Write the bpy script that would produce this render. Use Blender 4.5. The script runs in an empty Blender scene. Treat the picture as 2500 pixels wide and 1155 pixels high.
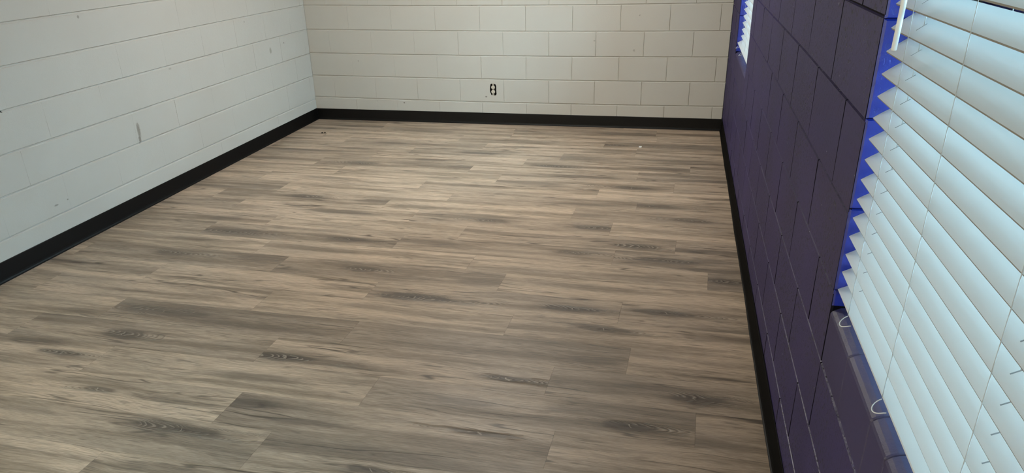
import bpy, bmesh, math, random
from mathutils import Vector, Matrix
random.seed(11)
S = bpy.context.scene
COL = S.collection

# ------------------------------------------------------------------ camera, sky, lamps, exposure
W = 3.753          # room width (left wall at x=-W, right wall at x=0, back wall at y=0)
L = 9.0            # room length (front wall at y=-L)
HT = 2.845         # ceiling height
cam_data = bpy.data.cameras.new('camera')
cam = bpy.data.objects.new('camera', cam_data)
COL.objects.link(cam)
S.camera = cam
cam_data.sensor_fit = 'HORIZONTAL'
cam_data.sensor_width = 36.0
cam_data.lens = 26.81866
cam_data.shift_y = 0.0646688
cam_data.clip_start = 0.02
R_ = ((0.97896, 0.203248, -0.018075), (0.073417, -0.433496, -0.89816), (-0.190385, 0.877936, -0.439297))
cam.matrix_world = Matrix(((R_[0][0], -R_[1][0], -R_[2][0], -0.40418),
                           (R_[0][1], -R_[1][1], -R_[2][1], -6.82624),
                           (R_[0][2], -R_[1][2], -R_[2][2], 1.59956),
                           (0, 0, 0, 1)))

world = bpy.data.worlds.new('sky')
S.world = world
world.use_nodes = True
wn = world.node_tree
bg = wn.nodes['Background']
bg.inputs['Color'].default_value = (0.47, 0.785, 1.0, 1)     # pale overcast sky
bg.inputs['Strength'].default_value = 25.5

LAMP_COLOR = (1.0, 0.95, 0.86)
LAMPS = [(-1.75, -1.8, 66.0)]       # unseen ceiling panel added over the far half: x, y, watts
# warm fill light added outside the made-up window behind the viewpoint (added_window)
dl = bpy.data.lights.new('added_fill_light', 'AREA')
dl.shape = 'RECTANGLE'; dl.size = 1.2; dl.size_y = 1.2
dl.energy = 720.0
dl.color = (1.0, 0.885, 0.77)
do = bpy.data.objects.new('added_fill_light', dl)
do.location = (0.26, -7.9, 1.40)
do.rotation_euler = (math.radians(90), 0, math.radians(90))
COL.objects.link(do)
S.view_settings.view_transform = 'Standard'
S.view_settings.look = 'None'
S.view_settings.gamma = 1.0
S.view_settings.use_curve_mapping = False
S.view_settings.exposure = 0.0
S.cycles.use_denoising = True
S.cycles.max_bounces = 10
S.cycles.diffuse_bounces = 6
S.cycles.transparent_max_bounces = 16
S.cycles.sample_clamp_indirect = 6.0
BLOBS= [(-2.712, -3.996, 0.227, 0.047, 0.9), (-2.206, -4.066, 0.29, 0.03, 0.5), (-2.747, -4.231, 0.088, 0.045, 0.95), (-3.147, -4.149, 0.186, 0.06, 0.45), (-2.911, -4.432, 0.094, 0.022, 0.8), (-2.547, -4.667, 0.06, 0.016, 0.85), (-2.192, -4.686, 0.163, 0.018, 0.6), (-1.927, -4.299, 0.125, 0.035, 0.9), (-1.733, -4.319, 0.191, 0.028, 0.55), (-0.974, -4.305, 0.081, 0.024, 0.9), (-0.824, -4.315, 0.096, 0.018, 0.6), (-1.919, -4.652, 0.113, 0.041, 0.7), (-1.649, -4.726, 0.168, 0.017, 0.65), (-2.069, -4.848, 0.169, 0.034, 0.95), (-1.309, -4.945, 0.096, 0.024, 0.9), (-0.991, -4.678, 0.109, 0.019, 0.85), (-0.475, -4.539, 0.086, 0.035, 0.9), (-0.628, -4.483, 0.163, 0.021, 0.5), (-0.245, -4.323, 0.09, 0.043, 0.95), (-0.368, -4.273, 0.154, 0.024, 0.5), (-0.648, -3.825, 0.134, 0.027, 0.9), (-0.386, -3.621, 0.138, 0.029, 0.9), (-0.138, -3.836, 0.17, 0.033, 0.55), (-0.8, -3.645, 0.124, 0.034, 0.9), (-1.583, -3.647, 0.183, 0.044, 0.9), (-1.31, -3.421, 0.115, 0.044, 0.55), (-0.1, -3.219, 0.089, 0.04, 0.85), (-1.972, -3.367, 0.079, 0.041, 0.9), (-1.745, -3.426, 0.195, 0.025, 0.55), (-3.094, -3.318, 0.112, 0.039, 0.85), (-2.566, -3.316, 0.143, 0.038, 0.7), (-2.973, -2.957, 0.224, 0.051, 0.85), (-2.209, -2.965, 0.112, 0.037, 0.9), (-0.887, -2.96, 0.101, 0.035, 0.85), (-0.544, -2.813, 0.123, 0.049, 0.85), (-0.732, -2.755, 0.207, 0.025, 0.45), (-0.232, -2.836, 0.238, 0.036, 0.7), (-0.383, -2.994, 0.149, 0.039, 0.8), (-0.111, -3.097, 0.183, 0.027, 0.7), (-1.454, -2.531, 0.102, 0.036, 0.8), (-1.72, -2.939, 0.192, 0.043, 0.65), (-0.823, -2.555, 0.121, 0.041, 0.85), (-2.8, -2.258, 0.118, 0.042, 0.8), (-2.276, -2.284, 0.128, 0.049, 0.7), (-3.541, -2.146, 0.221, 0.053, 0.45), (-3.218, -2.099, 0.187, 0.054, 0.45), (-2.237, -1.379, 0.228, 0.055, 0.6), (-1.874, -1.406, 0.19, 0.043, 0.75), (-2.738, -1.415, 0.118, 0.044, 0.8), (-3.426, -1.09, 0.33, 0.062, 0.6), (-0.646, -1.745, 0.138, 0.037, 0.85), (-0.506, -2.114, 0.153, 0.04, 0.85), (-0.252, -2.344, 0.108, 0.037, 0.8), (-1.389, -1.731, 0.233, 0.047, 0.65), (-0.993, -1.534, 0.233, 0.04, 0.65), (-0.137, -1.518, 0.247, 0.039, 0.6), (-0.454, -1.247, 0.206, 0.043, 0.65), (-1.268, -1.297, 0.109, 0.033, 0.8), (-1.909, -1.01, 0.152, 0.036, 0.7), (-1.621, -0.602, 0.279, 0.054, 0.55), (-0.901, -0.614, 0.2, 0.039, 0.8), (-0.374, -0.608, 0.352, 0.052, 0.55), (-0.794, -0.236, 0.244, 0.058, 0.65), (-0.141, -0.194, 0.235, 0.058, 0.6), (-1.689, -0.247, 0.111, 0.045, 0.6), (-3.188, -0.235, 0.283, 0.047, 0.6), (-2.609, -0.32, 0.27, 0.045, 0.45), (-1.146, -1.05, 0.191, 0.047, 0.45), (-0.217, -1.059, 0.179, 0.056, 0.45), (-2.592, -4.669, 0.069, 0.013, 0.3), (-0.308, -4.042, 0.196, 0.02, 0.25), (-0.638, -4.1, 0.1, 0.033, 0.5), (-3.114, -4.052, 0.127, 0.023, 0.5), (-2.495, -2.846, 0.233, 0.033, 0.35), (-2.355, -3.446, 0.159, 0.04, 0.4), (-1.108, -4.492, 0.109, 0.024, 0.5), (-1.928, -3.584, 0.128, 0.023, 0.4), (-3.105, -4.351, 0.118, 0.02, 0.45), (-0.128, -2.969, 0.126, 0.028, 0.5), (-2.497, -3.777, 0.255, 0.022, 0.4), (-2.732, -4.84, 0.099, 0.024, 0.4)]
TONES= [(-2.766, -0.741, 0.35), (-1.707, -0.696, 0.1), (-1.416, -2.094, 0.35), (-1.595, -2.486, 0.3), (-1.155, -2.771, 0.4), (-1.452, -3.454, 0.35), (-1.267, -4.105, 0.35), (-2.562, -4.218, 0.35), (-1.123, -4.437, 0.38), (-0.873, -2.335, 0.35), (-0.369, -0.989, 0.4), (-0.212, -0.534, 0.35), (-0.623, -0.169, 0.3), (-3.523, -1.116, 0.3), (-2.192, -1.418, 0.3), (-1.564, -1.384, 0.25), (-3.458, -2.124, 0.3), (-3.291, -2.464, 0.25), (-2.898, -2.361, 0.2), (-1.529, -1.693, 0.25), (-2.193, -3.002, 0.3), (-2.955, -2.989, 0.3), (-2.887, -3.362, 0.3), (-1.82, -3.006, 0.3), (-2.66, -4.074, 0.4), (-1.83, -4.309, 0.35), (-1.758, -4.637, 0.35), (-2.289, -4.868, 0.45), (-1.332, -4.887, 0.35), (-0.541, -4.446, 0.35), (-0.321, -4.294, 0.4), (-0.686, -3.816, 0.25), (-0.422, -3.649, 0.3), (-0.116, -3.232, 0.5), (-1.013, -3.55, 0.2), (-0.342, -2.83, 0.3), (-0.444, -3.077, 0.35), (-1.794, -1.068, 0.25), (-0.883, -4.663, 0.2), (-1.825, -4.931, 0.1), (-0.384, -4.668, 0.15), (-0.219, -4.567, 0.25), (-3.138, -0.261, 0.3), (-2.71, -0.364, 0.25), (-1.876, -2.605, 0.25), (-0.604, -1.748, 0.15), (-0.276, -2.127, 0.3), (-0.811, -1.276, 0.2), (-0.22, -1.401, 0.3), (-0.006, -1.659, 0.3), (-1.644, -3.771, -0.25), (-1.237, -3.871, -0.25), (-2.549, -3.688, -0.2), (-0.839, -3.352, -0.2), (-0.335, -3.317, -0.2), (-2.261, -1.698, -0.2), (-2.165, -1.98, -0.2), (-1.654, -2.257, -0.2), (-2.406, -2.687, -0.2), (-2.754, -3.156, -0.2), (-1.09, -3.127, -0.15), (-0.942, -3.938, -0.1), (-0.326, -3.976, -0.15), (-1.396, -4.266, -0.2), (-1.665, -4.474, -0.2), (-1.29, -4.581, -0.05), (-2.432, -4.547, -0.15), (-2.838, -3.633, -0.15), (-2.752, -1.663, -0.15), (-3.043, -1.812, -0.15), (-3.827, -0.509, -0.1), (-1.011, -0.836, -0.1), (-0.378, -0.353, -0.1), (-0.7, -1.942, -0.15), (-0.229, -2.489, -0.1), (-0.905, -2.859, -0.1)]

# ------------------------------------------------------------------ helpers
def link(o, parent=None):
    COL.objects.link(o)
    if parent is not None:
        o.parent = parent
    return o

def mesh_obj(name, verts, faces, mats, parent=None, loc=None, idx=None, smooth=False):
    me = bpy.data.meshes.new(name)
    me.from_pydata([tuple(v) for v in verts], [], faces)
    for m in (mats if isinstance(mats, (list, tuple)) else [mats]):
        me.materials.append(m)
    if idx:
        for p_, i in zip(me.polygons, idx):
            p_.material_index = i
    if smooth:
        for p_ in me.polygons:
            p_.use_smooth = True
    me.update()
    o = bpy.data.objects.new(name, me)
    if loc is not None:
        o.location = loc
    return link(o, parent)

def recentre(verts):
    n = len(verts)
    c = Vector((sum(v[0] for v in verts)/n, sum(v[1] for v in verts)/n, sum(v[2] for v in verts)/n))
    return c, [Vector(v)-c for v in verts]

def empty(name, loc, parent=None):
    o = bpy.data.objects.new(name, None)
    o.location = loc
    o.empty_display_size = 0.05
    return link(o, parent)

def tag(o, label=None, cat=None, group=None, kind=None):
    if label: o['label'] = label
    if cat: o['category'] = cat
    if group: o['group'] = group
    if kind: o['kind'] = kind
    return o

BOXF = [(0, 3, 2, 1), (4, 5, 6, 7), (0, 1, 5, 4), (1, 2, 6, 5), (2, 3, 7, 6), (3, 0, 4, 7)]
def box_geo(x0, x1, y0, y1, z0, z1):
    v = [(x0, y0, z0), (x1, y0, z0), (x1, y1, z0), (x0, y1, z0), (x0, y0, z1), (x1, y0, z1), (x1, y1, z1), (x0, y1, z1)]
    return v, BOXF

def boxes(name, lst, mat, parent=None, at_zero=False):
    V, F = [], []
    for b in lst:
        v, f = box_geo(*b)
        n = len(V)
        V += v
        F += [tuple(i+n for i in q) for q in f]
    if at_zero: return mesh_obj(name, V, F, mat, parent)
    c, V = recentre(V)
    return mesh_obj(name, V, F, mat, parent, c)

def bm_obj(name, bm, mat, parent=None, smooth=True):
    me = bpy.data.meshes.new(name)
    bm.normal_update()
    bm.to_mesh(me)
    bm.free()
    me.materials.append(mat)
    for p_ in me.polygons:
        p_.use_smooth = smooth
    o = bpy.data.objects.new(name, me)
    return link(o, parent)

def bevel_box(name, x0, x1, y0, y1, z0, z1, r, mat, parent=None, seg=2):
    c = Vector(((x0+x1)/2, (y0+y1)/2, (z0+z1)/2))
    bm = bmesh.new()
    bmesh.ops.create_cube(bm, size=1.0)
    for v in bm.verts:
        v.co = Vector((v.co.x*(x1-x0), v.co.y*(y1-y0), v.co.z*(z1-z0)))
    bmesh.ops.bevel(bm, geom=list(bm.edges), offset=r, segments=seg, affect='EDGES', profile=0.5)
    o = bm_obj(name, bm, mat, parent, smooth=False)
    o.location = c
    return o

def tube(name, pts, r, mat, parent=None, n=8, closed_caps=True):
    pts = [Vector(p) for p in pts]
    V, F = [], []
    up = Vector((0.3, 0.2, 0.93)).normalized()
    for i, p in enumerate(pts):
        t = (pts[min(i+1, len(pts)-1)] - pts[max(i-1, 0)]).normalized()
        a = t.cross(up)
        if a.length < 1e-3: a = t.cross(Vector((1, 0, 0)))
        a.normalize()
        b = t.cross(a).normalized()
        for k in range(n):
            w = 2*math.pi*k/n
            V.append(p + a*(r*math.cos(w)) + b*(r*math.sin(w)))
    for i in range(len(pts)-1):
        for k in range(n):
            F.append((i*n+k, i*n+(k+1) % n, (i+1)*n+(k+1) % n, (i+1)*n+k))
    if closed_caps:
        F.append(tuple(range(n-1, -1, -1)))
        F.append(tuple((len(pts)-1)*n+k for k in range(n)))
    c, V = recentre(V)
    return mesh_obj(name, V, F, mat, parent, c, smooth=True)

# ------------------------------------------------------------------ materials
class NT:
    def __init__(self, name):
        self.m = bpy.data.materials.new(name)
        self.m.use_nodes = True
        self.t = self.m.node_tree
        self.b = self.t.nodes['Principled BSDF']
    def n(self, typ, **kw):
        nd = self.t.nodes.new(typ)
        for k, v in kw.items():
            setattr(nd, k, v)
        return nd
    def l(self, a, b):
        self.t.links.new(a, b)
    def put(self, sock, v):
        if hasattr(v, 'is_output') or isinstance(v, bpy.types.NodeSocket):
            self.l(v, sock)
        else:
            sock.default_value = v
    def math(self, op, a, b=None, c=None, clamp=False):
        nd = self.n('ShaderNodeMath', operation=op, use_clamp=clamp)
        self.put(nd.inputs[0], a)
        if b is not None: self.put(nd.inputs[1], b)
        if c is not None: self.put(nd.inputs[2], c)
        return nd.outputs[0]
    def vmath(self, op, a, b=None):
        nd = self.n('ShaderNodeVectorMath', operation=op)
        self.put(nd.inputs[0], a)
        if b is not None: self.put(nd.inputs[1], b)
        return nd.outputs['Value'] if op in ('LENGTH', 'DISTANCE', 'DOT_PRODUCT') else nd.outputs[0]
    def noise(self, vec, scale, detail=2.0, rough=0.5, dist=0.0):
        nd = self.n('ShaderNodeTexNoise')
        self.l(vec, nd.inputs['Vector'])
        nd.inputs['Scale'].default_value = scale
        nd.inputs['Detail'].default_value = detail
        nd.inputs['Roughness'].default_value = rough
        nd.inputs['Distortion'].default_value = dist
        return nd.outputs['Fac']
    def ramp(self, v, lo, hi, a=0.0, b=1.0, smooth=True):
        nd = self.n('ShaderNodeMapRange')
        nd.interpolation_type = 'SMOOTHSTEP' if smooth else 'LINEAR'
        self.put(nd.inputs['Value'], v)
        for k, x in zip(('From Min', 'From Max', 'To Min', 'To Max'), (lo, hi, a, b)):
            nd.inputs[k].default_value = x
        return nd.outputs['Result']
    def mix(self, fac, a, b, typ='MIX'):
        nd = self.n('ShaderNodeMix', data_type='RGBA', blend_type=typ)
        self.put(nd.inputs[0], fac)
        self.put(nd.inputs[6], a)
        self.put(nd.inputs[7], b)
        return nd.outputs[2]
    def bump(self, h, strength, dist, normal=None):
        nd = self.n('ShaderNodeBump')
        nd.inputs['Strength'].default_value = strength
        nd.inputs['Distance'].default_value = dist
        self.l(h, nd.inputs['Height'])
        if normal is not None: self.l(normal, nd.inputs['Normal'])
        return nd.outputs['Normal']
    def pos(self):
        return self.n('ShaderNodeNewGeometry').outputs['Position']
    def comb(self, x, y, z):
        nd = self.n('ShaderNodeCombineXYZ')
        for s_, v in zip(nd.inputs, (x, y, z)): self.put(s_, v)
        return nd.outputs[0]
    def sep(self, v):
        nd = self.n('ShaderNodeSeparateXYZ')
        self.l(v, nd.inputs[0])
        return nd.outputs
    def fin(self, color=None, rough=None, normal=None, spec=None, metal=None):
        if color is not None: self.put(self.b.inputs['Base Color'], color)
        if rough is not None: self.put(self.b.inputs['Roughness'], rough)
        if normal is not None: self.l(normal, self.b.inputs['Normal'])
        if spec is not None: self.b.inputs['Specular IOR Level'].default_value = spec
        if metal is not None: self.b.inputs['Metallic'].default_value = metal
        return self.m

def plain(name, col, rough=0.5, spec=0.5, metal=0.0, bump=None):
    t = NT(name)
    nrm = None
    if bump:
        nrm = t.bump(t.noise(t.pos(), bump[0], 3, 0.6), bump[1], bump[2])
    v = t.noise(t.pos(), 9.0, 2)
    c = t.mix(t.ramp(v, 0.3, 0.7), tuple(x*0.95 for x in col)+(1,), tuple(min(1, x*1.05) for x in col)+(1,))
    return t.fin(c, rough, nrm, spec, metal)

def wall_paint(name, col, marks):
    """off-white block paint; marks = (y, z or x, size...) stains with a shape of their own, in metres"""
    t = NT(name)
    P = t.pos()
    big = t.noise(P, 1.3, 3, 0.55)
    c = t.mix(t.ramp(big, 0.3, 0.7), tuple(x*0.965 for x in col)+(1,), col+(1,))
    # scattered scuffs and pin holes
    vor = t.n('ShaderNodeTexVoronoi')
    t.l(P, vor.inputs['Vector'])
    vor.inputs['Scale'].default_value = 5.5
    dn = t.noise(P, 60, 3, 0.7)
    dd = t.math('ADD', vor.outputs['Distance'], t.math('MULTIPLY', t.math('SUBTRACT', dn, 0.5), 0.10))
    rnd = t.sep(vor.outputs['Color'])[0]
    spot = t.math('MULTIPLY', t.ramp(dd, 0.045, 0.015), t.ramp(rnd, 0.62, 0.9))
    c = t.mix(t.math('MULTIPLY', spot, 0.5), c, (0.16, 0.14, 0.11, 1))
    for (mx, my, mz, rx, ry, rz, amp, mc) in marks:
        d = t.vmath('SUBTRACT', P, (mx, my, mz))
        d = t.vmath('DIVIDE', d, (rx, ry, rz))
        ln = t.vmath('LENGTH', d)
        ln = t.math('ADD', ln, t.math('MULTIPLY', t.math('SUBTRACT', t.noise(P, 45, 3, 0.65), 0.5), 0.9))
        c = t.mix(t.math('MULTIPLY', t.ramp(ln, 1.05, 0.45), amp), c, mc+(1,))
    rn = t.ramp(t.noise(P, 3.0, 2), 0.3, 0.7, 0.52, 0.64)
    fine = t.noise(P, 130, 4, 0.65)
    mid = t.noise(P, 22, 3, 0.6)
    pit = t.ramp(t.noise(P, 75, 2, 0.5), 0.30, 0.22)
    h = t.math('SUBTRACT', t.math('ADD', fine, t.math('MULTIPLY', mid, 1.6)), t.math('MULTIPLY', pit, 1.4))
    return t.fin(c, rn, t.bump(h, 0.35, 0.0016), 0.35)

def sheen(t, nrm, rough, fac):
    """a thin even gloss coat over the paint"""
    gl = t.n('ShaderNodeBsdfGlossy')
    gl.inputs['Roughness'].default_value = rough
    gl.inputs['Color'].default_value = (1, 1, 1, 1)
    if nrm is not None: t.l(nrm, gl.inputs['Normal'])
    mx = t.n('ShaderNodeMixShader')
    mx.inputs[0].default_value = fac
    t.l(t.b.outputs[0], mx.inputs[1]); t.l(gl.outputs[0], mx.inputs[2])
    t.l(mx.outputs[0], t.t.nodes['Material Output'].inputs['Surface'])
    return t.m

def block_gloss(name, col, rough, pits=1.0, tint=None, gloss=0.10):
    """glossy dark paint over open-textured block: the pits of the block show through"""
    t = NT(name)
    P = t.pos()
    big = t.noise(P, 2.5, 3, 0.6)
    c = t.mix(t.ramp(big, 0.3, 0.7), tuple(x*0.88 for x in col)+(1,), tuple(x*1.1 for x in col)+(1,))
    ar = t.ramp(t.noise(P, 3.2, 2, 0.5), 0.40, 0.62)
    sq = t.vmath('MULTIPLY', P, (1.0, 1.0, 0.62))
    pit = t.ramp(t.noise(sq, 105, 2.0, 0.5), 0.445, 0.365)
    pit = t.math('MULTIPLY', pit, t.math('ADD', t.math('MULTIPLY', ar, 0.75), 0.25))
    c = t.mix(t.math('MULTIPLY', pit, 0.95*pits), c, tuple(x*0.12 for x in col)+(1,))  # pits darkened in the colour too, for the shade inside them
    fine = t.noise(P, 180, 3, 0.6)
    mid = t.noise(P, 28, 3, 0.6)
    h = t.math('SUBTRACT', t.math('ADD', t.math('MULTIPLY', fine, 0.5), t.math('MULTIPLY', mid, 1.3)), t.math('MULTIPLY', pit, 2.2*pits))
    # tiny white flecks of missed block
    if tint:
        fl = t.ramp(t.noise(P, 70, 1.0), 0.795, 0.82)
        c = t.mix(t.math('MULTIPLY', fl, 0.7), c, tint+(1,))
    nrm = t.bump(h, 0.7, 0.002)
    t.fin(c, 0.8, nrm, 0.0)
    return sheen(t, nrm, rough, gloss)

MARKS_LEFT = [(-W, -2.548, 0.49, 0.05, 0.019, 0.062, 0.75, (0.20, 0.175, 0.14)),
              (-W, -2.556, 0.433, 0.05, 0.015, 0.033, 0.75, (0.17, 0.15, 0.12)),
              (-W, -3.529, 0.815, 0.05, 0.008, 0.007, 1.0, (0.02, 0.02, 0.018)),
              (-W, -0.715, 0.727, 0.05, 0.022, 0.028, 0.6, (0.24, 0.22, 0.17)),
              (-W, -0.47, 0.757, 0.05, 0.008, 0.008, 0.8, (0.10, 0.09, 0.08)),
              (-W, -2.10, 0.80, 0.05, 0.02, 0.008, 0.4, (0.26, 0.24, 0.2)),
              (-W, -3.36, 0.26, 0.05, 0.02, 0.006, 0.7, (0.22, 0.2, 0.17)),
              (-W, -3.27, 0.265, 0.05, 0.008, 0.006, 0.7, (0.22, 0.2, 0.17)),
              (-W, -2.83, 1.20, 0.05, 0.011, 0.011, 0.6, (0.2, 0.18, 0.15)),
              (-W, -1.06, 0.99, 0.05, 0.010, 0.010, 0.5, (0.22, 0.2, 0.17))]
M_white_l = wall_paint('painted_block_left', (0.57, 0.56, 0.52), MARKS_LEFT)
M_white = wall_paint('painted_block_white', (0.57, 0.555, 0.505), [(-2.085, 0, 0.245, 0.012, 0.05, 0.008, 0.8, (0.14, 0.12, 0.1)),
                                                                (-1.12, 0, 0.735, 0.01, 0.05, 0.006, 0.7, (0.2, 0.18, 0.15)),
                                                                (-0.78, 0, 0.66, 0.012, 0.05, 0.012, 0.5, (0.26, 0.24, 0.2)),
                                                                (-2.87, 0, 0.173, 0.010, 0.05, 0.008, 0.8, (0.14, 0.12, 0.1))])
M_purple = block_gloss('dark_purple_gloss_paint', (0.029, 0.020, 0.094), 0.40, 1.0, (0.5, 0.5, 0.55))
M_sill = block_gloss('dark_purple_sill_paint', (0.033, 0.025, 0.085), 0.5, 0.12, gloss=0.08)
M_blue = block_gloss('cobalt_blue_gloss_paint', (0.007, 0.018, 0.25), 0.36, 0.1, (0.45, 0.55, 0.85), gloss=0.06)
M_joint_shade = plain('painted_joint_shade', (0.007, 0.006, 0.011), 0.8, 0.1)  # near-black colour stands in for shade in the purple wall's joints
M_base = NT('black_rubber_base')
M_base.fin((0.004, 0.004, 0.004, 1), 0.8, None, 0.0)
M_base = sheen(M_base, M_base.bump(M_base.noise(M_base.pos(), 14, 3, 0.6), 0.12, 0.004), 0.42, 0.022)
M_slat = NT('white_vinyl_slat')
M_slat = M_slat.fin((0.64, 0.665, 0.67, 1), 0.42, M_slat.bump(M_slat.noise(M_slat.vmath('MULTIPLY', M_slat.pos(), (60, 3, 60)), 1.0, 3), 0.05, 0.001), 0.45)
M_cord = plain('white_cord', (0.42, 0.44, 0.45), 0.8, 0.2, bump=(900, 0.4, 0.0006))
M_edge = plain('tan_grey_slat_edge', (0.25, 0.23, 0.20), 0.6, 0.2)
M_rail_side = plain('cream_rail_edge', (0.62, 0.56, 0.42), 0.5)
M_loop = plain('white_cord_loop', (0.80, 0.80, 0.78), 0.7)
M_slot = plain('slot_shadow_grey', (0.22, 0.23, 0.24), 0.7)
M_wand = plain('white_wand_plastic', (0.78, 0.80, 0.80), 0.28, 0.5)
M_frame = plain('bronze_window_frame', (0.045, 0.042, 0.040), 0.45)
M_ceiling = plain('dark_grey_ceiling', (0.13, 0.13, 0.135), 0.9, 0.2, bump=(90, 0.3, 0.002))
M_steel = plain('galvanised_steel', (0.45, 0.44, 0.41), 0.4, 0.5, 0.9)
M_box = plain('dark_wall_box', (0.025, 0.022, 0.02), 0.7)
M_ivory = plain('ivory_receptacle', (0.74, 0.71, 0.62), 0.4)
M_black = plain('black_speck', (0.012, 0.011, 0.010), 0.8)
M_paper = plain('white_paper', (0.85, 0.85, 0.83), 0.8)
M_ground = plain('grey_ground_outside', (0.20, 0.20, 0.19), 0.9, 0.2, bump=(20, 0.3, 0.01))
M_lampframe = plain('white_lamp_frame', (0.75, 0.75, 0.74), 0.5)

def glass_mat():
    t = NT('window_glass')
    tr = t.n('ShaderNodeBsdfTransparent')
    tr.inputs[0].default_value = (0.93, 0.97, 0.96, 1)
    gl = t.n('ShaderNodeBsdfGlossy')
    gl.inputs['Roughness'].default_value = 0.02
    fr = t.n('ShaderNodeFresnel')
    fr.inputs[0].default_value = 1.45
    mx = t.n('ShaderNodeMixShader')
    t.l(fr.outputs[0], mx.inputs[0]); t.l(tr.outputs[0], mx.inputs[1]); t.l(gl.outputs[0], mx.inputs[2])
    out = t.t.nodes['Material Output']
    t.l(mx.outputs[0], out.inputs['Surface'])
    return t.m
M_glass = glass_mat()

def emit_mat(name, col, st):
    t = NT(name)
    t.b.inputs['Emission Color'].default_value = col+(1,)
    t.b.inputs['Emission Strength'].default_value = st
    t.b.inputs['Base Color'].default_value = (0.8, 0.8, 0.8, 1)
    return t.m

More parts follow.
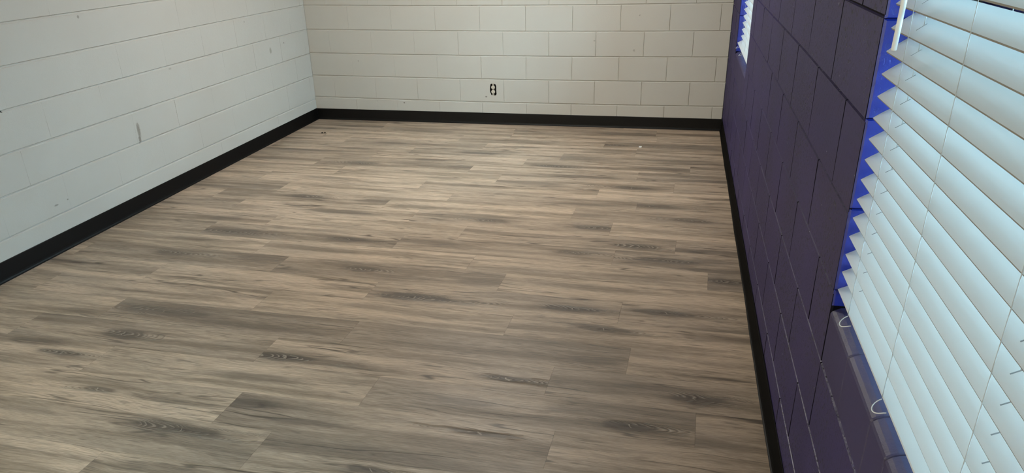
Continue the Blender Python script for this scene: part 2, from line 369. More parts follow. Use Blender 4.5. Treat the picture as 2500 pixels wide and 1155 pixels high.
def plank_mat():
    """printed oak vinyl: per-plank tone and up to four dark knot figures come from the plank's own properties"""
    t = NT('grey_oak_vinyl_plank')
    O = t.n('ShaderNodeTexCoord').outputs['Object']
    def attr(nm):
        nd = t.n('ShaderNodeAttribute', attribute_type='OBJECT', attribute_name=nm)
        return nd
    seed = attr('seed').outputs['Fac']
    tone = attr('tone').outputs['Fac']
    warm = attr('warm').outputs['Fac']
    x, y, z = t.sep(O)
    sz = t.math('MULTIPLY', seed, 37.0)
    def grain(kx, ky, off):
        return t.comb(t.math('MULTIPLY', x, kx), t.math('MULTIPLY', y, ky), t.math('ADD', sz, off))
    wob = t.noise(grain(2.2, 6.0, 3.0), 1.0, 2, 0.5)
    yw = t.math('ADD', y, t.math('MULTIPLY', t.math('SUBTRACT', wob, 0.5), 0.05))
    def grainw(kx, ky, off):
        return t.comb(t.math('MULTIPLY', x, kx), t.math('MULTIPLY', yw, ky), t.math('ADD', sz, off))
    streak = t.noise(grainw(1.1, 17.0, 0.0), 1.0, 4, 0.55)
    fibre = t.noise(grainw(16.0, 330.0, 5.0), 1.0, 3, 0.65)
    broad = t.noise(grainw(1.3, 6.0, 9.0), 1.0, 3, 0.5)
    vein = t.noise(grainw(1.0, 13.0, 14.0), 1.0, 2, 0.5)
    veinm = t.noise(grainw(2.4, 5.0, 21.0), 1.0, 1, 0.5)
    light = (0.73, 0.575, 0.435, 1)
    mid = (0.34, 0.265, 0.195, 1)
    c = t.mix(t.ramp(streak, 0.33, 0.60), mid, light)
    c = t.mix(t.math('MULTIPLY', t.ramp(broad, 0.42, 0.72), 0.45), c, (0.20, 0.17, 0.14, 1))
    # thin dark veins along the grain
    vl = t.math('MULTIPLY', t.ramp(t.math('ABSOLUTE', t.math('SUBTRACT', vein, 0.5)), 0.022, 0.002), t.ramp(veinm, 0.47, 0.62))
    vein2 = t.noise(grainw(1.6, 22.0, 91.0), 1.0, 2, 0.5)
    vl2 = t.math('MULTIPLY', t.ramp(t.math('ABSOLUTE', t.math('SUBTRACT', vein2, 0.52)), 0.020, 0.002), t.ramp(t.noise(grainw(2.0, 9.0, 97.0), 1.0, 1), 0.55, 0.70))
    vl = t.math('MAXIMUM', vl, t.math('MULTIPLY', vl2, 0.8))
    c = t.mix(t.math('MULTIPLY', vl, 0.85), c, (0.060, 0.044, 0.032, 1))
    # dark figures
    warpx = t.math('MULTIPLY', t.math('SUBTRACT', t.noise(grain(9, 16, 31), 1.0, 2), 0.5), 0.10)
    warpy = t.math('MULTIPLY', t.math('SUBTRACT', t.noise(grain(5, 11, 43), 1.0, 3, 0.55), 0.5), 0.034)
    fine = t.noise(grainw(7, 60, 51), 1.0, 3, 0.6)
    blot = None
    ringsum = None
    core = None
    split = None
    for i in range(4):
        a = attr('fig%d' % i)
        b = attr('siz%d' % i)
        cx, cy, amp = t.sep(a.outputs['Vector'])
        ra, rb, side = t.sep(b.outputs['Vector'])
        dx = t.math('SUBTRACT', t.math('ADD', x, warpx), cx)
        dy = t.math('SUBTRACT', t.math('ADD', y, warpy), cy)
        ux = t.math('DIVIDE', dx, ra)
        uy = t.math('DIVIDE', dy, rb)
        d = t.math('SQRT', t.math('ADD', t.math('MULTIPLY', ux, ux), t.math('MULTIPLY', uy, uy)))
        d = t.math('ADD', d, t.math('MULTIPLY', t.math('SUBTRACT', fine, 0.5), 0.75))
        am = t.ramp(amp, 0.0, 0.9, 0.0, 1.0, smooth=False)
        soft = t.math('MULTIPLY', t.ramp(d, 1.8, 0.4), 0.62)
        hard = t.math('MULTIPLY', t.ramp(d, 1.1, 0.4), 0.72)
        m = t.math('MULTIPLY', t.math('ADD', soft, hard, clamp=True), am)
        blot = m if blot is None else t.math('MAXIMUM', blot, m)
        big = t.ramp(amp, 0.74, 0.84)
        k = t.math('MULTIPLY', t.ramp(d, 0.34, 0.05), big)
        core = k if core is None else t.math('MAXIMUM', core, k)
        # a short pale split in the knot
        sp_ = t.math('ABSOLUTE', t.math('ADD', dx, t.math('MULTIPLY', dy, 0.45)))
        sk = t.math('MULTIPLY', t.ramp(sp_, 0.0032, 0.0012), t.ramp(t.math('ABSOLUTE', dy), 0.013, 0.008))
        sk = t.math('MULTIPLY', sk, big)
        split = sk if split is None else t.math('MAXIMUM', split, sk)
        # cathedral growth rings nested along the board beside the figure
        off = t.math('SUBTRACT', ux, t.math('MULTIPLY', side, 0.55))
        sgn = t.math('SIGN', side)
        uy2 = t.math('MULTIPLY', uy, uy)
        ph = t.math('ADD', t.math('MULTIPLY', t.math('MULTIPLY', off, sgn), t.math('MULTIPLY', ra, 190.0)), t.math('MULTIPLY', uy2, 26.0))
        ph = t.math('ADD', ph, t.math('MULTIPLY', wob, 22.0))
        sn = t.math('SINE', ph)
        zone = t.math('MULTIPLY', t.ramp(t.math('ABSOLUTE', off), 1.9, 1.0), t.ramp(uy2, 1.5, 0.5))
        zone = t.math('MULTIPLY', zone, t.ramp(amp, 0.66, 0.84))
        zone = t.math('MULTIPLY', zone, t.ramp(t.noise(grain(5, 26, 60+i), 1.0, 1), 0.36, 0.56))
        r = t.math('MULTIPLY', sn, zone)
        ringsum = r if ringsum is None else t.math('ADD', ringsum, r)
    c = t.mix(t.math('MULTIPLY', t.math('MULTIPLY', blot, 0.86), t.ramp(fibre, 0.25, 0.6, 0.8, 1.0)), c, (0.055, 0.045, 0.040, 1))
    c = t.mix(t.math('MULTIPLY', core, 0.85), c, (0.030, 0.024, 0.020, 1))
    c = t.mix(t.math('MULTIPLY', t.ramp(ringsum, 0.35, 0.9), 0.62), c, (0.56, 0.49, 0.40, 1))
    c = t.mix(t.math('MULTIPLY', t.ramp(ringsum, -0.15, -0.85), 0.55), c, (0.075, 0.060, 0.047, 1))
    c = t.mix(split, c, (0.50, 0.44, 0.37, 1))
    # per-plank tone: positive darker and greyer, negative lighter and warmer
    c = t.mix(t.math('MULTIPLY', t.math('MAXIMUM', tone, 0.0), 0.9), c, (0.19, 0.158, 0.128, 1))
    c = t.mix(t.math('MULTIPLY', t.math('MAXIMUM', t.math('MULTIPLY', tone, -1.0), 0.0), 0.9), c, (0.62, 0.50, 0.37, 1))
    c = t.mix(t.math('MULTIPLY', warm, 0.22), c, (0.56, 0.42, 0.29, 1))
    c = t.mix(t.ramp(fibre, 0.30, 0.72, 0.0, 1.0), t.mix(1.0, c, (0.62, 0.60, 0.58, 1), 'MULTIPLY'), c)
    pore = t.noise(grainw(9.0, 150.0, 71.0), 1.0, 2, 0.6)
    pm = t.ramp(t.noise(grainw(1.6, 7.0, 77.0), 1.0, 2), 0.38, 0.62, 0.25, 1.0)
    c = t.mix(t.math('MULTIPLY', t.math('MULTIPLY', t.ramp(pore, 0.52, 0.66), pm), 0.62), c, (0.13, 0.105, 0.08, 1))
    h = t.math('ADD', t.math('MULTIPLY', fibre, 0.8), t.math('MULTIPLY', ringsum, 0.8))
    h = t.math('SUBTRACT', h, t.math('MULTIPLY', vl, 0.6))
    rough = t.ramp(streak, 0.3, 0.7, 0.50, 0.40)
    return t.fin(c, rough, t.bump(h, 0.5, 0.0016), 0.42)
M_plank = plank_mat()

# ------------------------------------------------------------------ setting: block walls
CH = 0.2032            # course height
# sag and rise of each bed joint along its wall, metres: a*s^2 + b*s + c, held to the range s0..s1
BEDS = {
 'l': {1: (-0.00217, -0.01209, -0.01631, -3.78, 0.0), 2: (-0.0019, -0.00944, -0.00796, -3.7, 0.0), 3: (0, -0.0019, -0.00821, -3.62, 0),
       4: (-0.00082, -0.00415, -0.00073, -3.54, 0), 5: (-0.00085, -0.00344, 0.00333, -3.46, 0), 6: (0, 0.00165, 0.00856, -3.38, 0), 7: (0, 0.00165, 0.012, -3.38, 0)},
 'b': {1: (0.00344, 0.01174, 0.00235, -3.75, 0), 2: (0.00255, 0.01001, 0.0021, -3.75, 0), 3: (0.00271, 0.01137, 0.00237, -3.75, 0),
       4: (0.00302, 0.01299, 0.00734, -3.75, 0), 5: (0.00344, 0.01695, 0.01909, -3.75, 0), 6: (0.0034, 0.019, 0.025, -3.75, 0)},
 'r': {1: (0, -0.004, -0.008, -5.0, -0.4), 2: (0.00175, 0.01043, 0.01657, -5.24, -1.27), 3: (0.0029, 0.02106, 0.03636, -5.2, -3.0),
       4: (0, 0.006, 0.022, -5.05, -2.0), 5: (0, 0.009, 0.033, -5.01, -2.79), 6: (-0.00353, -0.02264, -0.02826, -5.05, -2.9), 7: (0, 0, 0.004, -5, 0)},
}
def bed(w, k, s):
    if k in BEDS[w]:
        a, b, c, s0, s1 = BEDS[w][k]
        s = min(max(s, s0), s1)
        return k*CH + a*s*s + b*s + c
    return k*CH

def to3(w, s, z, d):
    if w == 'l': return (-W-d, s, z)
    if w == 'b': return (s, d, z)
    if w == 'r': return (d, s, z)
    return (s, -L-d, z)
FLIP = {'l': False, 'b': True, 'r': True, 'f': False}

def block_geo(w, s0, s1, zf0, zf1, e0, e1, tilt=True):
    """one block face: z limits are functions of s; e0/e1 = tooled width at each end joint"""
    g = {'l': 0.00004, 'b': 0.0001 if s0 < -2.0 else 0.0012, 'r': 0.0042}.get(w, 0.0005)
    eh, ch, gh = (0.0022, 0.0060, 0.0018) if w == 'r' else (0.0034, 0.0062, 0.0034)
    j = [random.uniform(-0.0006, 0.0006) if tilt else 0 for _ in range(4)]
    a, b = s0+g*0.4, s1-g*0.4
    rim = [(a, zf0(a)+gh), (b, zf0(b)+gh), (b, zf1(b)-gh), (a, zf1(a)-gh)]
    inn = [(a+e0, rim[0][1]+eh), (b-e1, rim[1][1]+eh), (b-e1, rim[2][1]-eh), (a+e0, rim[3][1]-eh)]
    V = [to3(w, s, z, jj) for (s, z), jj in zip(inn, j)]
    V += [to3(w, s, z, ch) for s, z in rim]
    V += [to3(w, s, z, 0.0062) for s, z in rim]
    F = [(0, 1, 2, 3)]
    for i in range(4):
        k = (i+1) % 4
        F.append((i, 4+i, 4+k, k))
        F.append((4+i, 8+i, 8+k, 4+k))
    # plane orientation: l looks +x with s=y ; see FLIP
    if not FLIP[w]:
        F = [tuple(reversed(f)) for f in F]
    return V, F

def wall_blocks(w, parent, mat, pitch, odd, even, smin, smax, kmax, ktop, ef, holes=(), s_near=None):
    """individual blocks for the courses below kmax (and s beyond s_near), the rest joined into one part"""
    SV, SF = [], []
    for k in range(ktop):
        ph = odd if k % 2 else even
        n0 = math.floor((smin-ph)/pitch)-1
        cuts = [smin]
        i = n0
        while ph+i*pitch < smax:
            sv = ph+i*pitch
            if sv > smin+0.03 and sv < smax-0.03: cuts.append(sv)
            i += 1
        cuts.append(smax)
        segs = list(zip(cuts[:-1], cuts[1:]))
        for (h0, h1, k0, k1) in holes:
            if k0 <= k < k1:
                ns = []
                for a, b in segs:
                    if b <= h0+0.001 or a >= h1-0.001: ns.append((a, b)); continue
                    if a < h0-0.02: ns.append((a, h0))
                    if b > h1+0.02: ns.append((h1, b))
                segs = ns
        for a, b in segs:
            if (w, k) in SKIP and SKIP[(w, k)][0] > a-0.01 and SKIP[(w, k)][0] < b: 
                continue
            zt = HT-0.003
            f0 = lambda s, k=k: bed(w, k, s) if k else 0.0
            f1 = lambda s, k=k: min(bed(w, k+1, s), zt)
            V, F = block_geo(w, a, b, f0, f1, ef(a, k), ef(b, k))
            if k < kmax and (s_near is None or b > s_near):
                c, V = recentre(V)
                mesh_obj('block', V, F, [mat, M_joint_shade] if w == 'r' else mat, parent, c, idx=[1 if (w == 'r' and q_ in (3, 4, 7, 8)) else 0 for q_ in range(len(F))])
            else:
                n = len(SV)
                SV += V
                SF += [tuple(q+n for q in f) for f in F]
    if SV:
        c, SV = recentre(SV)
        tag(mesh_obj('far_blocks', SV, SF, mat, parent, c), kind='stuff')

OUTLET = (-2.020, 0.3085)      # x, z of the outlet in the back wall
SKIP = {('b', 1): (-2.02,)}

wl = boxes('wall_left', [(-W-0.2, -W-0.006, -L-0.2, 0.2, 0, HT)], M_white_l, None, True)
wall_blocks('l', wl, M_white_l, 0.4545, -2.352, -2.58, -L, -0.0005, 8, 14, lambda s, k: 0.0001 if random.random() < 0.75 else 0.0007, s_near=-5.2)
ob = 0.036
wb = boxes('wall_back', [(-W-0.006, 0.006, 0.006, 0.2, 0, OUTLET[1]-0.062), (-W-0.006, 0.006, 0.006, 0.2, OUTLET[1]+0.062, HT),
                         (-W-0.006, OUTLET[0]-ob, 0.006, 0.2, OUTLET[1]-0.062, OUTLET[1]+0.062),
                         (OUTLET[0]+ob, 0.006, 0.006, 0.2, OUTLET[1]-0.062, OUTLET[1]+0.062),
                         (OUTLET[0]-ob, OUTLET[0]+ob, 0.1, 0.2, OUTLET[1]-0.062, OUTLET[1]+0.062)], M_white, None, True)
def ef_back(s, k):
    if s > -1.6: return 0.0032
    if s > -2.4: return 0.0012
    return 0.0004 if random.random() < 0.6 else 0.0009
wall_blocks('b', wb, M_white, 0.4064, -3.3415-0.2032, -3.3415, -W+0.0005, -0.0005, 9, 14, ef_back)
# the block with the ragged outlet hole
def outlet_block():
    n = math.floor((OUTLET[0]+3.5447)/0.4064)
    a, b = -3.5447+n*0.4064, -3.5447+(n+1)*0.4064
    V, F = block_geo('b', a, b, lambda s: bed('b', 1, s), lambda s: bed('b', 2, s), 0.002, 0.002, False)
    rnd = random.Random(5)
    m = 30
    bm = bmesh.new()
    vs = [bm.verts.new(v) for v in V]
    for f in F:
        if set(f) != {0, 1, 2, 3}: bm.faces.new([vs[i] for i in f])
    r0, r1 = [], []
    for i in range(m):
        th = 2*math.pi*i/m
        cx, cz = math.cos(th), math.sin(th)
        px = OUTLET[0]+0.001+0.0285*(abs(cx)**0.45)*(1 if cx > 0 else -1)*rnd.uniform(0.93, 1.06)+(0.004 if cz < -0.3 else 0)
        pz = OUTLET[1]+0.052*(abs(cz)**0.45)*(1 if cz > 0 else -1)*rnd.uniform(0.95, 1.04)
        r0.append(bm.verts.new((px, 0, pz)))
        r1.append(bm.verts.new((px, 0.0062, pz)))
    eds = []
    for i in range(m):
        j = (i+1) % m
        bm.faces.new((r0[i], r0[j], r1[j], r1[i]))
        eds.append(bm.edges.get((r0[i], r0[j])))
    for i in range(4):
        eds.append(bm.edges.get((vs[i], vs[(i+1) % 4])))
    bmesh.ops.triangle_fill(bm, edges=eds, use_beauty=True, normal=(0, -1, 0))
    c = Vector(((a+b)/2, 0, OUTLET[1]))
    for v in bm.verts: v.co -= c
    o = bm_obj('block', bm, M_white, wb, False)
    o.location = c
outlet_block()
# rim of old filler paint standing proud round the hole
# right wall with two window openings
OPEN = [(-6.10, -5.058), (-1.855, -0.800), (-8.55, -7.25)]     # near window, far window, bare window added behind the viewpoint for light (y range)
SILL, HEAD = 0.757, 2.032
XW = 0.20
parts = []
ys = [-L-0.2, OPEN[2][0], OPEN[2][1], OPEN[0][0], OPEN[0][1], OPEN[1][0], OPEN[1][1], 0.006]
for i in range(7):
    if i in (1, 3, 5):
        parts.append((0.0065, XW, ys[i], ys[i+1], 0, SILL-0.012))
        parts.append((0.0065, XW, ys[i], ys[i+1], HEAD, HT))
    else:
        e0 = 0.0062 if i else 0
        e1 = 0.0062 if i < 6 else 0
        parts.append((0.0065, XW, ys[i]+e0, ys[i+1]-e1, 0, HT))
wr = boxes('wall_right', parts, M_joint_shade, None, True)
holes = [(o_[0], o_[1], 3, 10) for o_ in OPEN]
wall_blocks('r', wr, M_purple, 0.4545, -4.372, -4.145, -L, -0.0005, 9, 14, lambda s, k: 0.0026, holes, s_near=-6.6)

boxes('corner_shadow_edge', [(-0.0012, -0.0002, -0.011, -0.0008, 0.115, HT-0.001)], M_joint_shade, wr)  # dark strip paints in the corner's shadow line and paint edge
# sill blocks with a rounded nose, one per joint mark
def sill(y0, y1):
    prof = [(0.0062, None), (0.0, None), (0.0, SILL-0.004), (0.003, SILL+0.001), (0.010, SILL+0.006), (0.022, SILL+0.011), (0.040, SILL+0.014), (XW, SILL+0.017)]
    V, F = [], []
    for y in (y0+0.0016, y1-0.0016):
        for i, (x, z) in enumerate(prof):
            if z is None: z = bed('r', 3, y)+0.004
            V.append((x, y, z))
        V.append((XW, y, bed('r', 3, y)+0.004))
    n = len(prof)+1
    for i in range(n-1): F.append((i, i+1, n+i+1, n+i))
    F.append((n-1, 0, n, 2*n-1))
    F.append(tuple(range(n-1, -1, -1)))
    F.append(tuple(range(n, 2*n)))
    c, V = recentre(V)
    o = mesh_obj('sill_block', V, F, M_sill, wr, c)
    bv = o.modifiers.new('b', 'BEVEL'); bv.width = 0.0035; bv.segments = 2; bv.limit_method = 'ANGLE'; bv.angle_limit = math.radians(60)
for (a, b) in OPEN:
    if -7 < a < -5: cuts = [a, -5.87, -5.64, -5.523, -5.285, b]
    else:
        cuts = [a+(b-a)*i/5 for i in range(6)]
    for y0, y1 in zip(cuts[:-1], cuts[1:]): sill(y0, y1)
# blue jamb blocks on both sides of each opening
for (a, b) in OPEN:
    for (yy, sg) in ((b, -1), (a, 1)):
        ysec = yy
        zs = [SILL+0.012] + [k*CH for k in range(4, 11)]
        if zs[1]-zs[0] < 0.02: zs.pop(1)
        for z0, z1 in zip(zs[:-1], zs[1:]):
            y_in, y_out = yy+(-sg)*0.0062, yy
            rr = 0.004
            V, F = [], []
            for (x, z, d) in [(0.0015+rr, z0+0.0035, 0), (XW-0.002, z0+0.0035, 0), (XW-0.002, z1-0.0035, 0), (0.0015+rr, z1-0.0035, 0),
                              (0.0008, z0+0.0006, 0.0045), (XW, z0+0.0006, 0.0045), (XW, z1-0.0006, 0.0045), (0.0008, z1-0.0006, 0.0045),
                              (0.0008, z0+0.0006, 0.0062), (XW, z0+0.0006, 0.0062), (XW, z1-0.0006, 0.0062), (0.0008, z1-0.0006, 0.0062)]:
                V.append((x, yy-sg*d, z))
            F = [(0, 1, 2, 3)]
            for i in range(4):
                k2 = (i+1) % 4
                F.append((i, 4+i, 4+k2, k2)); F.append((4+i, 8+i, 8+k2, 4+k2))
            if sg < 0: pass
            else: F = [tuple(reversed(f)) for f in F]
            c, V = recentre(V)
            mesh_obj('jamb_block', V, F, M_blue, wr, c)
    boxes('head_lintel', [(0.0005, XW, a, b, HEAD-0.004, HEAD-0.0003)], M_blue, wr)

wf = boxes('wall_front', [(-W-0.2, XW, -L-0.2, -L-0.0005, 0, HT)], M_white)
ce = boxes('ceiling', [(-W-0.2, XW, -L-0.2, 0.2, HT, HT+0.15)], M_ceiling)
for o_, lb in ((wl, 'white painted concrete block wall on the left'), (wb, 'white painted concrete block wall at the far end'),
               (wr, 'dark purple painted block wall with two windows on the right'), (wf, 'white wall behind the viewpoint'),
               (ce, 'dark grey painted ceiling above the room')):
    tag(o_, lb, kind='structure')

# ------------------------------------------------------------------ floor planks
fl = boxes('floor', [(-W-0.2, XW, -L-0.2, 0.2, -0.12, -0.0052)], M_black, None, True)
tag(fl, 'grey brown oak look vinyl plank floor', kind='structure')
ROW, PL, SL = 0.2166, 1.235, -0.03
PH = {8: .40, 7: .69, 6: .702, 5: .287, 4: .556, 3: -.007, 2: .972, 1: .604, 0: .865, -1: .366, -2: .638, -3: .257, -4: .513, -5: .891,
      -6: .565, -7: 1.055, -8: .038, -9: .652, -10: .169, -11: .72, -12: .425, -13: .985, -14: .496, -15: .735, -16: .21}
def clip(poly, ax, lim, keep_less):
    out = []
    for i in range(len(poly)):
        p, q = poly[i], poly[(i+1) % len(poly)]
        ip = (p[ax] <= lim) if keep_less else (p[ax] >= lim)
        iq = (q[ax] <= lim) if keep_less else (q[ax] >= lim)
        if ip: out.append(p)
        if ip != iq:
            f = (lim-p[ax])/(q[ax]-p[ax])
            out.append((p[0]+(q[0]-p[0])*f, p[1]+(q[1]-p[1])*f))
    return out
ANG = math.atan(SL)
ca, sa = math.cos(ANG), math.sin(ANG)
rnd = random.Random(3)
def row_top(j, x): return -1.552+ROW*j+SL*(x+1.8)
used_b = set()
for j in range(8, -36, -1):
    ph = PH.get(j, rnd.uniform(0, PL))
    i = -5
    while True:
        x0 = ph+i*PL
        i += 1
        if x0 > 0.05: break
        x1 = x0+PL
        if x1 < -W-0.02: continue
        xc = (x0+x1)/2
        yc = row_top(j, xc)-ROW/2
        g = 0.0
        loc = [(-PL/2+g, -ROW/2+g), (PL/2-g, -ROW/2+g), (PL/2-g, ROW/2-g), (-PL/2+g, ROW/2-g)]
        poly = [(xc+u*ca-v*sa, yc+u*sa+v*ca) for u, v in loc]
        for ax, lim, kl in ((1, 0.0, True), (1, -L, False), (0, 0.0, True), (0, -W, False)):
            poly = clip(poly, ax, lim, kl)
            if len(poly) < 3: break
        if len(poly) < 3: continue
        pts = []
        for X, Y in poly:
            dx, dy = X-xc, Y-yc
            pts.append((dx*ca+dy*sa, -dx*sa+dy*ca))
        n = len(pts)
        ins = []
        mx = sum(p[0] for p in pts)/n; my = sum(p[1] for p in pts)/n
        V = [(p[0], p[1], 0.0) for p in pts] + [(p[0], p[1], -0.005) for p in pts]
        F = [tuple(range(n))]
        for a in range(n):
            b = (a+1) % n
            F.append((n+a, n+b, b, a))
        o = mesh_obj('plank', V, F, M_plank, fl, (xc, yc, 0.0))
        o.rotation_euler = (0, 0, ANG)
        # printed figure of this plank
        figs = []
        for bi, (bx, by, ra, rb, am) in enumerate(BLOBS):
            u = (bx-xc)*ca+(by-yc)*sa
            v = -(bx-xc)*sa+(by-yc)*ca
            if abs(u) <= PL/2 and abs(v) <= ROW/2 and bi not in used_b:
                figs.append((am, u, v, ra, rb)); used_b.add(bi)
        tones = [tv for tx, ty, tv in TONES if abs((tx-xc)*ca+(ty-yc)*sa) <= PL/2 and abs(-(tx-xc)*sa+(ty-yc)*ca) <= ROW/2]
        figs.sort(reverse=True)
        figs = figs[:4]
        if not figs:
            figs.append((rnd.uniform(0.35, 0.7), rnd.uniform(-0.4, 0.4), rnd.uniform(-0.06, 0.06), rnd.uniform(0.1, 0.25), rnd.uniform(0.02, 0.04)))
        for q in range(4):
            if q < len(figs):
                am, u, v, ra, rb = figs[q]
                o['fig%d' % q] = [u, v, am]
                o['siz%d' % q] = [ra*1.25, max(rb*1.0, 0.018), rnd.choice((-1.0, 1.0, 1.0))]
            else:
                o['fig%d' % q] = [5.0, 5.0, 0.0]
                o['siz%d' % q] = [0.1, 0.03, 0.0]
        o['seed'] = rnd.uniform(0, 10)
        o['tone'] = (sum(tones)/len(tones)) if tones else rnd.uniform(-0.15, 0.15)
        o['warm'] = rnd.uniform(0, 0.6)

# ------------------------------------------------------------------ cove base
def baseboard(name, p0, p1, nrm, h, label, wavy=0.0):
    d = Vector((p1[0]-p0[0], p1[1]-p0[1], 0))
    ln = d.length
    d.normalize()
    n_ = Vector((nrm[0], nrm[1], 0))
    prof = [(0.0, h), (0.0022, h), (0.0034, h-0.0015), (0.0036, h-0.004), (0.0036, 0.020), (0.0048, 0.011), (0.0080, 0.0045), (0.0125, 0.0018), (0.0130, 0.0002), (0.0, 0.0002)]
    m = 40 if wavy else 2
    V, F = [], []
    rr = random.Random(2)
    k = len(prof)
    for i in range(m+1):
        s = ln*i/m
        off = wavy*(math.sin(s*4.1)+0.6*math.sin(s*9.7+1)) if wavy else 0
        for a, z in prof:
            t_ = a + (off*0.5+wavy*0.5 if 0 < a else 0)
            P = Vector((p0[0], p0[1], 0))+d*s+n_*max(t_, 0.0002)
            V.append((P.x, P.y, z+(off*0.3 if z > 0.05 else 0)))
    for i in range(m):
        for q in range(k):
            r_ = (q+1) % k
            F.append((i*k+q, i*k+r_, (i+1)*k+r_, (i+1)*k+q))
    F.append(tuple(range(k-1, -1, -1)))
    F.append(tuple(m*k+q for q in range(k)))
    c, V = recentre(V)
    o = mesh_obj(name, V, F, M_base, None, c)
    bm = bmesh.new(); bm.from_mesh(o.data); bmesh.ops.recalc_face_normals(bm, faces=bm.faces); bm.to_mesh(o.data); bm.free()
    tag(o, label, kind='structure')
    return o
T = 0.0009
baseboard('baseboard_left', (-W+T, -L), (-W+T, -0.002), (1, 0), 0.104, 'black rubber cove base along the left wall')
baseboard('baseboard_back', (-W+0.006, -T), (-0.006, -T), (0, -1), 0.101, 'black rubber cove base along the far wall')
baseboard('baseboard_right', (-T, -L), (-T, -0.002), (-1, 0), 0.113, 'black rubber cove base along the purple wall', 0.0022)

# ------------------------------------------------------------------ windows
def window(name, a, b, label):
    f0, f1 = 0.125, 0.165
    z0, z1 = SILL+0.0175, HEAD-0.0045
    r = empty(name, (0.145, (a+b)/2, z0))
    def put(nm, lst, m):
        o = boxes(nm, lst, m, r)
        o.location -= r.location
        return o
    w_ = 0.04
    put('frame', [(f0, f1, a+0.001, a+w_, z0, z1), (f0, f1, b-w_, b-0.001, z0, z1), (f0, f1, a+w_, b-w_, z0, z0+w_), (f0, f1, a+w_, b-w_, z1-w_, z1)], M_frame)
    zm = z0+(z1-z0)*0.52
    put('meeting_rail', [(f0+0.004, f1-0.004, a+w_, b-w_, zm-0.018, zm+0.018)], M_frame)
    put('pane', [(0.143, 0.147, a+w_, b-w_, z0+w_, zm-0.018)], M_glass)
    put('pane', [(0.143, 0.147, a+w_, b-w_, zm+0.018, z1-w_)], M_glass)
    tag(r, label, kind='structure')
window('window_1', OPEN[0][0], OPEN[0][1], 'near window in the purple wall behind the wide blind')
window('added_window', OPEN[2][0], OPEN[2][1], 'added bare window in the purple wall behind the viewpoint')
window('window_2', OPEN[1][0], OPEN[1][1], 'far window in the purple wall near the back corner')

# ------------------------------------------------------------------ slatted blinds
SLW, SLT, PITCH = 0.0508, 0.0042, 0.0455
def slat_mesh(length):
    n = 6
    V, F = [], []
    for s in (0, 1):
        y = -length*s
        top = []
        for i in range(n+1):
            u = i/n
            x = u*SLW
            crown = 0.0010*(1-(2*u-1)**2)
            top.append((x, y, crown))
        V += top + [(p[0], y, p[2]-SLT) for p in reversed(top)]
    k = 2*(n+1)
    for i in range(k):
        j = (i+1) % k
        F.append((i, j, k+j, k+i))
    F.append(tuple(range(k-1, -1, -1)))
    F.append(tuple(range(k, 2*k)))
    me = bpy.data.meshes.new('slat')
    me.from_pydata(V, [], F)
    me.materials.append(M_slat); me.materials.append(M_edge)
    me.polygons[n].material_index = 1; me.polygons[k-1].material_index = 1
    bm = bmesh.new(); bm.from_mesh(me); bmesh.ops.recalc_face_normals(bm, faces=bm.faces); bm.to_mesh(me); bm.free()
    return me

def lerp(a, b, t): return a+(b-a)*t

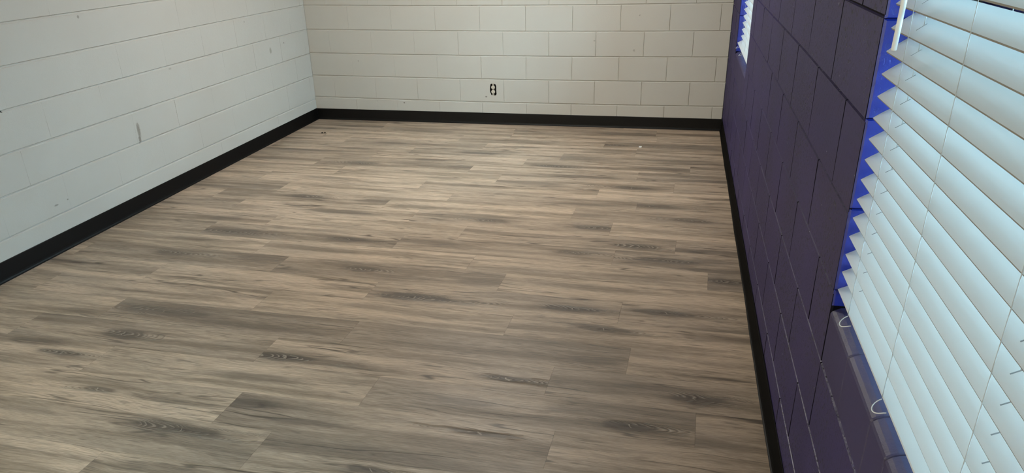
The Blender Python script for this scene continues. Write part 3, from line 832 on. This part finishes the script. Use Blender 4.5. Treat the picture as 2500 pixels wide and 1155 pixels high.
def blind(name, label, y_top, y_bot, length, ladders_top, ladders_bot, lift, z_rail, wand, x_front=0.008, t_top=36, t_bot=25, x_rail=None, rail_y=0.0, cord=0.0008):
    x_rail = x_front if x_rail is None else x_rail
    ZR = 1.98
    root = empty(name, (0.03, y_top-length/2, z_rail))
    off = root.location
    me = slat_mesh(length)
    hole_me = None
    nsl = int((ZR-0.03-(z_rail+PITCH))/PITCH)+1
    fz = lambda z: min(max((z-z_rail)/(1.453-z_rail), 0), 1)
    for i in range(nsl):
        z = z_rail+0.0028+PITCH*(i+1)
        f = fz(z)
        tl = math.radians(lerp(t_bot, t_top, f))
        yl = lerp(y_bot, y_top, f)+random.uniform(-0.0015, 0.0015)
        o = bpy.data.objects.new('slat', me)
        o.location = Vector((x_front, yl, z))-off
        o.rotation_euler = (0, -tl, 0)
        link(o, root)
        # punched cord slots
        for li in lift:
            yc = lerp(ladders_bot[li], ladders_top[li], f)+(0.012 if li == 0 else -0.012)
            u0, u1 = (0.016, 0.036)
            Vq = []
            for (u, yy, zz) in ((u0, yc+0.0012, 0.0013), (u1, yc+0.0012, 0.0013), (u1, yc-0.0012, 0.0013), (u0, yc-0.0012, 0.0013),
                                (u0, yc+0.0012, 0.0002), (u1, yc+0.0012, 0.0002), (u1, yc-0.0012, 0.0002), (u0, yc-0.0012, 0.0002)):
                Vq.append((u, yy-yl, zz))
            h = mesh_obj('cord_slot', Vq, [(3, 2, 1, 0), (0, 1, 5, 4), (1, 2, 6, 5), (2, 3, 7, 6), (3, 0, 4, 7)], M_slot, o)
    # bottom rail, tilted like the slats, cream lower edge
    tl = math.radians(t_bot)
    q = []
    for (u, v) in ((0.0, 0.0), (0.0, -0.0035), (0.003, -0.013), (SLW-0.003, -0.013), (SLW, -0.009), (SLW, 0.0), (SLW-0.003, 0.0015), (0.002, 0.0015)):
        q.append((x_rail+u*math.cos(tl)-v*math.sin(tl), z_rail+u*math.sin(tl)+v*math.cos(tl)))
    V = [(x, y_bot+0.012+rail_y, z) for x, z in q]+[(x, y_bot+0.012+rail_y-length, z) for x, z in q]
    k = len(q)
    F = [(i, (i+1) % k, k+(i+1) % k, k+i) for i in range(k)]+[tuple(range(k-1, -1, -1)), tuple(range(k, 2*k))]
    c, V = recentre(V)
    o = mesh_obj('bottom_rail', V, F, [M_slat, M_rail_side], root, c-off, idx=[1, 1, 0, 0, 0, 0, 0, 0, 0, 0])
    bm = bmesh.new(); bm.from_mesh(o.data); bmesh.ops.recalc_face_normals(bm, faces=bm.faces); bm.to_mesh(o.data); bm.free()
    o = bevel_box('head_rail', x_front-0.004, x_front+0.050, y_top-length, y_top, ZR, HEAD-0.0045, 0.003, M_slat, root)
    o.location -= off
    # ladder strings in front of and behind the slats
    for a_, b_ in zip(ladders_top, ladders_bot):
        for xx, zo in ((x_front-0.0018, 0.0), (x_front+SLW*math.cos(math.radians(30))+0.002, 0.022)):
            pts = []
            for s in range(9):
                z = lerp(z_rail+0.002+zo, ZR, s/8)
                f = fz(z) if z < 1.453 else 1+(z-1.453)*0.5*0
                pts.append((xx, lerp(b_, a_, f), z))
            o = tube('ladder_cord', pts, cord, M_cord, root, 6)
            o.location -= off
        # loop of cord under the rail
    for b_ in ladders_bot[:2]:
        pts = []
        for s in range(15):
            th = math.pi*s/14
            pts.append((x_rail-0.001-0.019*math.sin(th)*(1.0 if s < 8 else 1.0), b_+0.002-0.040*(s/14)+0.004*math.sin(2*th), z_rail-0.002-0.011*math.sin(th)**1.3-0.004*(s/14)))
        o = tube('cord_loop', pts, 0.0010, M_loop, root, 6)
        o.location -= off
    for li in lift:
        for s in range(1):
            a_, b_ = ladders_top[li], ladders_bot[li]
            d_ = 0.012 if li == 0 else -0.012
            o = tube('lift_cord', [(x_front+0.024, b_+d_, z_rail+0.012), (x_front+0.024, lerp(b_, a_, 1.0)+d_, 1.45), (x_front+0.024, a_+d_, ZR)], 0.0009, M_cord, root, 6)
            o.location -= off
    if wand:
        wx, wy, wz = wand
        bm = bmesh.new()
        prof = [(0.0, 0.0), (0.0040, 0.0), (0.0050, 0.002), (0.0050, 0.30), (0.0042, ZR-0.02-wz), (0.0, ZR-0.02-wz)]
        V, F = [], []
        n = 12
        for r_, z in prof:
            for s in range(n): V.append((r_*math.cos(2*math.pi*s/n), r_*math.sin(2*math.pi*s/n), z))
        for p in range(len(prof)-1):
            for s in range(n): F.append((p*n+s, p*n+(s+1) % n, (p+1)*n+(s+1) % n, (p+1)*n+s))
        bm.free()
        o = mesh_obj('tilt_wand', V, F, M_wand, root, Vector((wx, wy, wz))-off, smooth=True)
        o.rotation_euler = (0, math.radians(1.1), 0)
    tag(root, label, 'window blind', 'slatted window blinds')
    return root
blind('window_blind', 'white slatted blind with hanging wand filling the near window', -5.091, -5.062, 0.992,
      (-5.238, -5.556, -5.912), (-5.198, -5.537, -5.905), (0, 2), 0.815, (-0.022, -5.266, 1.389))
blind('window_blind', 'white slatted blind in the far window by the back corner', -0.83, -0.815, 1.01,
      (-0.98, -1.33, -1.68), (-0.965, -1.32, -1.675), (0, 2), 0.832, None, x_front=0.025, x_rail=0.006, cord=0.0005)

# ------------------------------------------------------------------ outlet without its cover plate
ox, oz = OUTLET
root = empty('electrical_outlet', (ox, 0.02, oz))
def sub(o):
    o.location -= root.location
    return o
sub(boxes('wall_box', [(ox-0.0345, ox+0.0345, 0.06, 0.062, oz-0.06, oz+0.06), (ox-0.0345, ox-0.033, 0.0075, 0.06, oz-0.06, oz+0.06), (ox+0.033, ox+0.0345, 0.0075, 0.06, oz-0.06, oz+0.06),
                       (ox-0.033, ox+0.033, 0.0075, 0.06, oz-0.06, oz-0.0585), (ox-0.033, ox+0.033, 0.0075, 0.06, oz+0.0585, oz+0.06)], M_box, root))
sub(boxes('mounting_strap', [(ox-0.009, ox+0.009, 0.0088, 0.0104, oz-0.053, oz+0.053)], M_steel, root))
body = sub(bevel_box('receptacle_body', ox-0.0155, ox+0.0155, 0.0105, 0.045, oz-0.034, oz+0.034, 0.002, M_box, root))
for s_ in (1, -1):
    n = 20
    V, F = [], []
    for dpt in (0.0035, 0.0104):
        for i in range(n):
            th = 2*math.pi*i/n
            V.append((0.0165*math.cos(th), dpt, max(-0.0125, min(0.0125, 0.0165*math.sin(th)))))
    F.append(tuple(range(n)))
    for i in range(n): F.append((i, n+i, n+(i+1) % n, (i+1) % n))
    f_ = mesh_obj('receptacle_face', V, F, M_ivory, root, Vector((ox, 0, oz+s_*0.0195))-root.location)
    for (dx, dz, wx_, hz_) in ((-0.0062, 0.003, 0.0022, 0.0085), (0.0062, 0.003, 0.0022, 0.0068), (0, -0.0075, 0.0045, 0.0045)):
        v, fc = box_geo(dx-wx_/2, dx+wx_/2, 0.0030, 0.0036, dz-hz_/2, dz+hz_/2)
        mesh_obj('contact_slot', v, fc, M_black, f_)
tag(root, 'bare electrical outlet without cover plate in the far white wall', 'outlet')

# ------------------------------------------------------------------ bits on the floor
def crumb(name, x, y, r, mat, label, cat, seed, flat=0.5, group=None):
    bm = bmesh.new()
    bmesh.ops.create_icosphere(bm, subdivisions=1, radius=r)
    rr = random.Random(seed)
    for v in bm.verts:
        v.co *= rr.uniform(0.7, 1.25)
        v.co.z *= flat
    zmin = min(v.co.z for v in bm.verts)
    for v in bm.verts: v.co.z -= zmin
    o = bm_obj(name, bm, mat, None, False)
    o.location = (x, y, 0.0002)
    tag(o, label, cat, group)
crumb('debris_crumb', -3.467, -0.540, 0.011, M_black, 'left of the two black crumbs on the floor near the far left corner', 'crumb', 1, group='black crumbs on the floor')
crumb('debris_crumb', -3.444, -0.537, 0.0095, M_black, 'right of the two black crumbs on the floor near the far left corner', 'crumb', 2, group='black crumbs on the floor')
v = [(-0.011, -0.016, 0.0002), (0.010, -0.017, 0.0002), (0.012, 0.014, 0.003), (-0.009, 0.016, 0.002)]
pv = v+[(a, b, c+0.0006) for a, b, c in v]
pp = mesh_obj('paper_scrap', pv, BOXF, M_paper, None, (-0.656, -0.647, 0.0002))
tag(pp, 'tiny white paper scrap lying on the floor near the purple wall', 'paper')

# ------------------------------------------------------------------ unseen ceiling panel added to light the far half (above the frame)
M_diff = emit_mat('added_lit_diffuser', LAMP_COLOR, 2.0)
for i, (lx, ly, power) in enumerate(LAMPS):
    r = empty('added_ceiling_light', (lx, ly, HT-0.03))
    o = boxes('added_fixture_frame', [(lx-0.31, lx+0.31, ly-0.61, ly-0.59, HT-0.03, HT-0.0005), (lx-0.31, lx+0.31, ly+0.59, ly+0.61, HT-0.03, HT-0.0005),
                                (lx-0.31, lx-0.29, ly-0.59, ly+0.59, HT-0.03, HT-0.0005), (lx+0.29, lx+0.31, ly-0.59, ly+0.59, HT-0.03, HT-0.0005)], M_lampframe, r)
    o.location -= r.location
    o = boxes('added_diffuser', [(lx-0.29, lx+0.29, ly-0.59, ly+0.59, HT-0.024, HT-0.020)], M_diff, r)
    o.location -= r.location
    ld = bpy.data.lights.new('added_panel_lamp', 'AREA')
    ld.shape = 'RECTANGLE'; ld.size = 0.56; ld.size_y = 1.16
    ld.energy = power
    ld.color = LAMP_COLOR
    lo = bpy.data.objects.new('added_panel_lamp', ld)
    lo.location = (0, 0, -0.004)
    link(lo, r)
    tag(r, 'added unseen white ceiling light panel above the far half of the room', 'lamp')

# ------------------------------------------------------------------ outside
gr = boxes('ground', [(XW, 40, -40, 25, -0.3, -0.2)], M_ground)
tag(gr, 'grey paved ground outside the windows', kind='structure')
